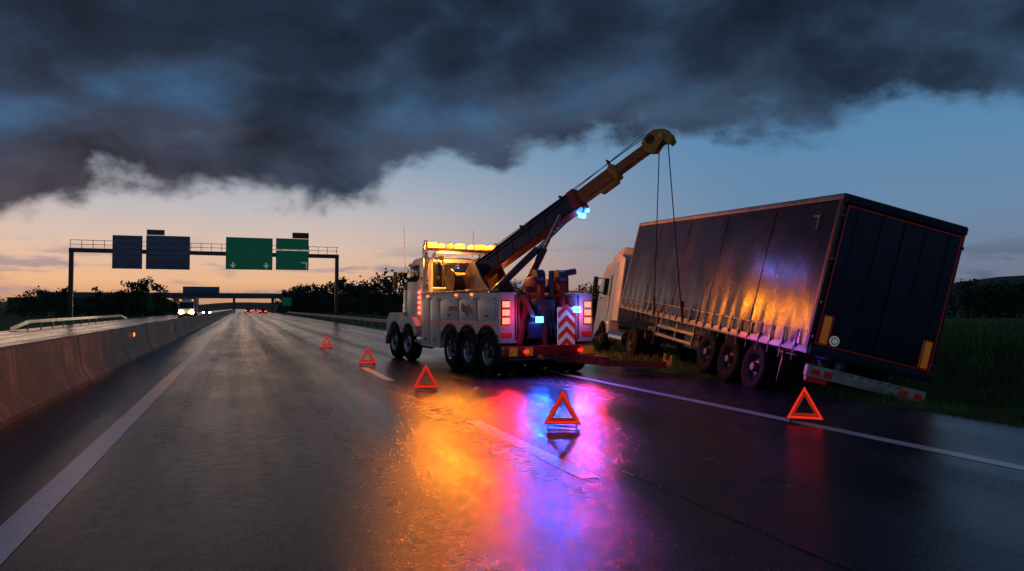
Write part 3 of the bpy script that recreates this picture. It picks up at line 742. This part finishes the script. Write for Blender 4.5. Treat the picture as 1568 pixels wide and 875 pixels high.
for s in (-1, 1):
    curtain(s)
    nm = 'l' if s < 0 else 'r'
    box('top_rail_'+nm, tr, (s*1.255, LEN/2, 3.95), (.06, LEN, .09), M_whited if s < 0 else M_steel, .015)
    box('side_rave_'+nm, tr, (s*1.24, LEN/2, 1.10), (.06, LEN, .14), M_steel, .012)
    box('corner_post_rear_'+nm, tr, (s*1.235, .06, 2.55), (.09, .12, 2.9), M_dsteel, .012)
    box('corner_post_red_glow_'+nm, tr, (s*1.283, .06, 2.3), (.006, .03, 2.2), M_tapeR, 0)  # red emissive strip painting the reddish glow line along the post
    box('corner_post_front_'+nm, tr, (s*1.235, LEN-.05, 2.55), (.09, .12, 2.9), M_steel, .012)
    for y in (2.4, 4.75, 7.1, 9.45):
        box('curtain_seam_%s_%.1f' % (nm, y), tr, (s*1.268, y, 2.6), (.012, .02, 2.5), M_navy, .002)
    y = .4; k = 0
    while y < LEN-.2:
        box('strap_%s_%d' % (nm, k), tr, (s*1.285, y, 1.26), (.012, .045, .36), M_strap, .002, rot=(random.uniform(-6, 6), 0, 0))
        box('buckle_%s_%d' % (nm, k), tr, (s*1.30, y, 1.17), (.03, .06, .10), M_steel, .006)
        box('strap_tail_%s_%d' % (nm, k), tr, (s*1.275, y+.05, .97), (.008, .035, .14+random.uniform(0, .14)), M_strap, .001, rot=(random.uniform(-14, 14), 0, 0))
        y += .47; k += 1
    box('curtain_hem_'+nm, tr, (s*1.276, LEN/2, 1.42), (.008, LEN-.3, .025), M_steel, .001)
    for i, y in enumerate((1.85, 3.05, 4.25)):
        wheel('trailer_wheel_%s%d' % (nm, i), tr, (s*1.06, y, .50), s, .51, .36, rimm=M_rimg)
        cyl('axle_%s%d' % (nm, i), tr, (0, y, .5), (s*1.0, y, .5), .07, M_black, 12)
    box('main_beam_'+nm, tr, (s*.5, LEN/2, .95), (.12, LEN-.6, .3), M_black, .01)
    for z in (.55, .80): box('side_guard_%s_%.2f' % (nm, z), tr, (s*1.18, 6.65, z), (.03, 2.7, .08), M_steel, .006)
    for y in (5.4, 6.6, 7.9): box('side_guard_post_%s_%.1f' % (nm, y), tr, (s*1.15, y, .78), (.04, .06, .6), M_steel, .006)
    box('landing_leg_'+nm, tr, (s*.8, 9.0, .62), (.14, .14, .85), M_dsteel, .01)
    box('mudguard_'+nm, tr, (s*1.05, 3.1, 1.03), (.38, 3.9, .03), M_black, .006)
    box('mud_flap_'+nm, tr, (s*1.0, .85, .68), (.45, .03, .62), M_black, .004)
    box('rear_lamp_cluster_'+nm, tr, (s*.95, .02, .62), (.42, .10, .16), M_tapeR, .015)
    box('marker_board_'+nm, tr, (s*1.02, -.05, 1.52), (.17, .015, .50), M_tapeY, .003)
    box('marker_border_'+nm, tr, (s*1.02, -.045, 1.52), (.21, .012, .54), M_tapeR, .003)
    box('contour_tape_v_'+nm, tr, (s*1.17, -.049, 2.52), (.022, .008, 2.56), M_tapeR, 0)
    for x in (.45, .95):
        cyl('lock_bar_%s_%.2f' % (nm, x), tr, (s*x, -.06, 1.2), (s*x, -.06, 3.85), .010, M_door, 8)
    for z in (1.35, 2.0, 2.8, 3.6): box('hinge_%s_%.1f' % (nm, z), tr, (s*1.22, -.05, z), (.08, .03, .06), M_dsteel, .006)
    box('toolbox_'+nm, tr, (s*1.0, .75, .95), (.42, .7, .02), M_dsteel, .004)
box('roof', tr, (0, LEN/2, 4.005), (2.54, LEN+.02, .03), M_dsteel, .01)
for k in range(14):
    box('roof_clip_%d' % k, tr, (-1.18+k*.181, -.055, 3.97), (.09, .05, .05), M_black, .01)
box('rear_frame_top', tr, (0, -.01, 3.92), (2.5, .12, .14), M_door, .015)
box('rear_frame_low', tr, (0, -.0, 1.12), (2.5, .14, .18), M_door, .015)
for s in (-1, 1): box('rear_door_%d' % s, tr, (s*.60, -.02, 2.52), (1.17, .05, 2.62), M_door, .012)
box('contour_tape_top', tr, (0, -.049, 3.80), (2.36, .008, .02), M_tapeR, 0)
box('contour_tape_low', tr, (0, -.049, 1.24), (2.36, .008, .02), M_tapeR, 0)
cyl('speed_disc', tr, (-.82, -.05, 1.36), (-.82, -.065, 1.36), .095, M_signw, 24)
cyl('speed_disc_in', tr, (-.82, -.064, 1.36), (-.82, -.069, 1.36), .068, M_tapeR, 24)
cyl('speed_disc_core', tr, (-.82, -.068, 1.36), (-.82, -.072, 1.36), .05, M_signw, 24)
box('rear_bumper', tr, (0, -.02, .74), (2.42, .12, .22), M_cream, .02)
box('bumper_plate', tr, (.1, -.09, .74), (.50, .01, .11), M_cream, .003)
for x in (-1.05, -.8, .75, 1.05): box('bumper_reflector_%.1f' % x, tr, (x, -.088, .74), (.16, .012, .10), M_tapeR, .003)
for k in range(7): box('bumper_slot_%d' % k, tr, (-.55+k*.2, -.086, .82), (.09, .01, .015), M_black, 0)
for s in (-1, 1): box('bumper_bracket_%d' % s, tr, (s*.5, .1, .92), (.1, .2, .35), M_dsteel, .01)
box('number_mark_a', tr, (-1.302, .7, 3.62), (.006, .22, .03), M_whited, 0)
box('number_mark_b', tr, (-1.302, .62, 3.48), (.006, .03, .25), M_whited, 0)
box('front_bulkhead', tr, (0, LEN, 2.55), (2.45, .08, 2.8), M_whited, .02)
box('spare_wheel_rack', tr, (0, 6.5, .6), (1.4, 1.0, .4), M_black, .03)

TTW = Matrix.Translation((7.08, 16.4, 0)) @ Matrix.Rotation(R(7.4), 4, 'Z')
inv = TTW.inverted()
for (yy, dd_, dx, name) in ((8.0, .10, -.06, 'a'), (5.8, .40, .06, 'c')):
    end = inv @ (TMW @ Vector((-1.36, yy, 1.05)))
    st = hc+D*dd_+BX*dx-BZ*.05
    cyl('hoist_cable_'+name, tt, st, end, .014, M_cable, 6)
    cyl('hoist_hook_'+name, tt, end+Vector((0, 0, .45)), end, .035, M_dsteel, 8)
    cyl('hoist_shackle_'+name, tt, end+Vector((0, 0, .55)), end+Vector((0, 0, .40)), .05, M_dsteel, 10)

# ------------------------------------------------------------------ tractor unit
CM = rotm(-12.6, 1.0, 8.5)
offc = Vector((11.55, 20.2, 0.0)) - (CM @ Vector((-1.25, 1.0, 0)))
ct = empty('semi_truck', M=Matrix.Translation(offc) @ CM)
for s in (-1, 1):
    nm = 'l' if s < 0 else 'r'
    wheel('drive_wheel_'+nm, ct, (s*1.1, 1.0, .52), s, .52, .32, rimm=M_rimg)
    wheel('drive_wheel_in_'+nm, ct, (s*.76, 1.0, .52), s, .52, .30, rimm=M_rimg)
    wheel('steer_wheel_'+nm, ct, (s*1.1, 4.65, .52), s, .52, .32, rimm=M_rimg, front=True)
    beam('chassis_'+nm, ct, (s*.42, 0, .9), (s*.42, 5.6, .9), .1, .25, M_black)
    cyl('fuel_tank_'+nm, ct, (s*.98, 2.0, .62), (s*.98, 3.6, .62), .30, M_chrome, 24)
    prism('wheel_arch_'+nm, ct, [(3.95, .75)]+[(4.65+.66*math.cos(R(a)), .52+.62*math.sin(R(a))) for a in range(165, 10, -12)]+[(5.35, .75), (5.75, .5), (5.8, 1.4), (3.75, 1.4), (3.75, .75)], 'x', s*.9, s*1.25, M_white)
    prism('side_window_'+nm, ct, [(4.3, 2.05), (5.45, 1.95), (5.25, 2.75), (4.3, 2.78)], 'x', s*1.245, s*1.262, M_glass)
    box('door_seam_a'+nm, ct, (s*1.25, 4.22, 2.0), (.012, .02, 1.7), M_black, 0)
    box('mirror_'+nm, ct, (s*1.48, 5.65, 2.45), (.16, .22, .65), M_black, .04)
    beam('mirror_arm_'+nm, ct, (s*1.2, 5.6, 2.75), (s*1.48, 5.65, 2.72), .04, .04, M_black, .005)
    beam('mirror_arm2_'+nm, ct, (s*1.2, 5.6, 2.2), (s*1.48, 5.65, 2.2), .04, .04, M_black, .005)
    prism('side_fairing_'+nm, ct, [(2.95, 1.2), (3.7, 1.2), (3.7, 3.6), (3.0, 3.4)], 'x', s*1.2, s*1.24, M_white)
    box('side_marker_'+nm, ct, (s*1.26, 4.0, 1.1), (.02, .1, .05), M_amber2, .005)
    box('headlamp_'+nm, ct, (s*.95, 5.88, .85), (.4, .08, .2), M_glass, .03)
prism('cab', ct, [(3.7, 1.2), (5.85, 1.2), (5.88, 1.9), (5.6, 2.95), (5.2, 3.3), (3.7, 3.35)], 'x', -1.24, 1.24, M_white, .05)
prism('roof_deflector', ct, [(3.7, 3.3), (5.25, 3.3), (4.9, 3.62), (4.2, 3.85), (3.7, 3.88)], 'x', -1.1, 1.1, M_white, .06)
prism('windscreen', ct, [(5.895, 1.95), (5.91, 1.96), (5.64, 2.92), (5.62, 2.92)], 'x', -1.12, 1.12, M_glass)
box('bumper', ct, (0, 5.85, .75), (2.46, .25, .65), M_white, .06)
box('grille', ct, (0, 5.9, 1.5), (1.7, .06, .5), M_black, .03)
box('fifth_wheel', ct, (0, 1.2, 1.08), (1.0, .9, .12), M_dsteel, .02)
box('tail_cross', ct, (0, .05, .85), (2.3, .1, .2), M_dsteel, .02)

# ------------------------------------------------------------------ distant vehicles
def car(name, x, y, rz, col, rear):
    c = empty(name, (x, y, 0), R(rz))
    m = mat(name+'_paint', col, .3, .3, .2, coat=.5)
    prism('body', c, [(-2.15, .35), (-2.2, .75), (-2.05, .98), (-1.0, 1.0), (1.0, .98), (2.05, .78), (2.2, .6), (2.15, .3)], 'x', -.88, .88, m, .05)
    prism('cabin', c, [(-1.9, .98), (-1.35, 1.42), (.0, 1.46), (.55, 1.38), (1.25, .97)], 'x', -.74, .74, M_glass, .05)
    box('roof', c, (0, -.65, 1.45), (1.3, 1.3, .05), m, .02)
    for s in (-1, 1):
        for yy in (-1.35, 1.35): wheel('wheel_%d_%.0f' % (s, yy), c, (s*.82, yy, .33), s, .33, .22)
        box('tail_light_%d' % s, c, (s*.68, -2.18, .80), (.40, .08, .20), M_tail if rear else M_redl2, .02)
        box('headlight_%d' % s, c, (s*.66, 2.16, .66), (.40, .08, .22), M_glass if rear else M_head, .02)
    box('bumper', c, (0, 2.17, .42), (1.7, .12, .2), M_black, .03)
    box('rear_bumper', c, (0, -2.17, .42), (1.7, .12, .2), M_black, .03)
    return c
def beams(parent, y, z, e, w=.7):
    l = bpy.data.lights.new('headlight_beam', 'SPOT'); l.energy = e*2; l.color = (1, .75, .42); l.spot_size = R(50); l.spot_blend = .8; l.shadow_soft_size = .15
    o_ = bpy.data.objects.new('headlight_beam', l); COL.objects.link(o_); o_.parent = parent
    o_.location = (0, y+.3, z); o_.rotation_euler = (R(86), 0, 0)
c = car('car', -7.3, 175, 180, (.2, .2, .22), False); beams(c, 2.25, .66, 900)
c = car('car', -10.9, 260, 180, (.3, .3, .32), False)
car('car', 2.0, 250, 0, (.1, .1, .12), True)
car('car', 5.4, 210, 0, (.25, .25, .27), True)
car('car', 5.6, 330, 0, (.25, .05, .05), True)
lo = empty('lorry', (-7.6, 118, 0), R(180))
prism('cab', lo, [(.9, .6), (2.9, .6), (2.95, 1.5), (2.7, 2.6), (2.3, 2.9), (.9, 2.9)], 'x', -1.05, 1.05, M_white, .06)
prism('windscreen', lo, [(2.97, 1.55), (2.99, 1.56), (2.76, 2.5), (2.73, 2.5)], 'x', -.95, .95, M_glass)
box('cargo_box', lo, (0, -2.4, 1.95), (2.3, 6.2, 2.5), M_whited, .03)
box('bumper', lo, (0, 2.95, .62), (2.1, .2, .45), M_black, .04)
for s in (-1, 1):
    for yy in (1.9, -3.9): wheel('wheel_%d_%.0f' % (s, yy), lo, (s*.95, yy, .48), s, .48, .3)
    box('headlight_%d' % s, lo, (s*.78, 3.07, 1.0), (.42, .08, .34), M_head, .03)
    box('roof_marker_%d' % s, lo, (s*.8, 2.6, 2.85), (.14, .08, .08), M_amber, .01)
    box('mirror_%d' % s, lo, (s*1.2, 2.7, 2.1), (.12, .1, .5), M_black, .02)
beams(lo, 3.15, 1.0, 1800, .78)

# ------------------------------------------------------------------ sky / world
w = bpy.data.worlds.new('World'); scn.world = w; w.use_nodes = True
N = w.node_tree.nodes; L = w.node_tree.links; N.clear()
out = N.new('ShaderNodeOutputWorld'); bg = N.new('ShaderNodeBackground')
tc = N.new('ShaderNodeTexCoord'); sp = N.new('ShaderNodeSeparateXYZ'); L.new(tc.outputs['Generated'], sp.inputs[0])
def mth(op, a, b=None, c=None, clamp=False):
    n = N.new('ShaderNodeMath'); n.operation = op; n.use_clamp = clamp
    for i, v in enumerate((a, b, c)):
        if v is None: continue
        if isinstance(v, (int, float)): n.inputs[i].default_value = v
        else: L.new(v, n.inputs[i])
    return n.outputs[0]
def mr(v, a, b, c=0, d=1, smooth=False):
    n = N.new('ShaderNodeMapRange')
    if smooth: n.interpolation_type = 'SMOOTHSTEP'
    L.new(v, n.inputs['Value'])
    for k, q in (('From Min', a), ('From Max', b), ('To Min', c), ('To Max', d)): n.inputs[k].default_value = q
    return n.outputs['Result']
def ramp(v, pts, interp='LINEAR'):
    n = N.new('ShaderNodeValToRGB'); n.color_ramp.interpolation = interp; e = n.color_ramp.elements
    while len(e) < len(pts): e.new(0.5)
    for i, (p, c) in enumerate(pts):
        e[i].position = p
    for i, (p, c) in enumerate(pts):
        e[i].color = (c, c, c, 1) if isinstance(c, (int, float)) else (*c, 1)
    L.new(v, n.inputs['Fac']); return n.outputs['Color']
def mixc(f, a, b):
    n = N.new('ShaderNodeMix'); n.data_type = 'RGBA'
    if isinstance(f, (int, float)): n.inputs['Factor'].default_value = f
    else: L.new(f, n.inputs['Factor'])
    for k, v in (('A', a), ('B', b)):
        if isinstance(v, tuple): n.inputs[k].default_value = (*v, 1)
        else: L.new(v, n.inputs[k])
    return n.outputs['Result']
X, Y, Z = sp.outputs
az = mth('ARCTAN2', X, Y)
hz = mth('SQRT', mth('ADD', mth('MULTIPLY', X, X), mth('MULTIPLY', Y, Y)))
el = mth('DIVIDE', mth('MAXIMUM', Z, 0.0), mth('MAXIMUM', hz, 0.02))
azn = mr(az, R(-20), R(60))
bnd = ramp(azn, [(0, .088), (.0625, .096), (.13, .150), (.20, .156), (.29, .136), (.345, .140), (.40, .190), (.51, .215), (.646, .240), (.82, .235), (.95, .235)])
den = mth('ADD', mth('MAXIMUM', Z, 0.0), 0.20)
cmb = N.new('ShaderNodeCombineXYZ'); L.new(mth('DIVIDE', X, den), cmb.inputs[0]); L.new(mth('DIVIDE', Y, den), cmb.inputs[1])
def noise(scale, detail=8, rough=.6, dist=0.0, off=(0, 0, 0), sc=(1, 1, 1), src=None):
    mp = N.new('ShaderNodeMapping'); mp.inputs['Location'].default_value = off; mp.inputs['Scale'].default_value = sc
    L.new(src or cmb.outputs[0], mp.inputs['Vector'])
    n = N.new('ShaderNodeTexNoise'); n.inputs['Scale'].default_value = scale; n.inputs['Detail'].default_value = detail
    n.inputs['Roughness'].default_value = rough; n.inputs['Distortion'].default_value = dist
    L.new(mp.outputs[0], n.inputs['Vector']); return n.outputs['Fac']
n1 = noise(7.5, 8, .55, .15, (3.1, 1.7, 0.4), (1, 1, 1.6), src=tc.outputs['Generated'])
dd = mth('ADD', mth('SUBTRACT', el, bnd), mth('MULTIPLY', mth('SUBTRACT', n1, .5), .19))
mask = mr(dd, -.010, .030, 0, 1, True)
skyL = ramp(el, [(0, (.52, .25, .13)), (.035, (.78, .45, .26)), (.08, (.70, .51, .41)), (.13, (.51, .48, .50)), (.20, (.29, .39, .51)), (.45, (.05, .13, .25))])
skyR = ramp(el, [(0, (.16, .15, .20)), (.05, (.16, .19, .28)), (.12, (.14, .24, .38)), (.22, (.10, .24, .42)), (.45, (.03, .10, .23))])
clear = mixc(mr(az, R(3), R(42), 0, 1, True), skyL, skyR)
n3 = noise(7, 5, .55, .2, (8, 2, 0), (1, 1, 5), src=tc.outputs['Generated'])
lowm = mth('MULTIPLY', mr(n3, .50, .62, 0, .75, True), mr(el, .10, .045, 0, 1, True))
lowm = mth('MULTIPLY', lowm, mr(el, .0, .03, .25, 1))
lowc = mixc(mr(az, R(6), R(44)), (.24, .22, .29), (.075, .115, .18))
clear = mixc(lowm, clear, lowc)
n2 = noise(1.0, 7, .50, .5, (1.3, 6.2, 0))
n5 = noise(5.0, 7, .52, .3, (5.3, .2, 0), (1, 1, 1.8), src=tc.outputs['Generated'])
tone = mth('ADD', mth('MULTIPLY', n2, .5), mth('MULTIPLY', n5, .5))
cld = ramp(tone, [(.40, (.007, .013, .027)), (.475, (.014, .027, .053)), (.53, (.026, .050, .095)), (.58, (.034, .085, .175)), (.66, (.055, .15, .29))])
fr = mr(dd, .02, .12, 1, 0, True)
fr = mth('MULTIPLY', fr, mr(n5, .38, .6, .10, .75))
cld = mixc(fr, cld, mixc(mr(az, R(0), R(44)), (.072, .072, .105), (.042, .080, .14)))
col = mixc(mask, clear, cld)
back = mr(Y, -.1, .35, 1, 0, True)
col = mixc(mth('MULTIPLY', back, .75), col, (.036, .072, .132))
L.new(col, bg.inputs['Color']); bg.inputs['Strength'].default_value = 1.0
sky = N.new('ShaderNodeTexSky'); sky.sky_type = 'NISHITA'; sky.sun_disc = False
sky.sun_elevation = R(1.0); sky.sun_rotation = R(-14)
bg2 = N.new('ShaderNodeBackground'); L.new(sky.outputs[0], bg2.inputs['Color']); bg2.inputs['Strength'].default_value = .003
ad = N.new('ShaderNodeAddShader'); L.new(bg.outputs[0], ad.inputs[0]); L.new(bg2.outputs[0], ad.inputs[1])
L.new(ad.outputs[0], out.inputs['Surface'])
sl = bpy.data.lights.new('sun', 'SUN'); sl.energy = .03; sl.angle = R(12); sl.color = (1, .6, .38)
so = bpy.data.objects.new('sun', sl); COL.objects.link(so)
dv = Vector((math.sin(R(-14)), math.cos(R(-14)), math.tan(R(4))))
so.rotation_euler = dv.to_track_quat('Z', 'Y').to_euler()

# ------------------------------------------------------------------ camera
cd = bpy.data.cameras.new('camera'); cam = bpy.data.objects.new('camera', cd); COL.objects.link(cam)
cd.sensor_width = 36; cd.lens = 36*1100/1568; cd.clip_end = 6000; cd.clip_start = .05
cam.location = (0, 0, 1.65); cam.rotation_euler = (R(90+1.8), 0, R(-20.6))
scn.camera = cam
scn.view_settings.view_transform = 'Standard'; scn.view_settings.look = 'None'; scn.view_settings.exposure = 0
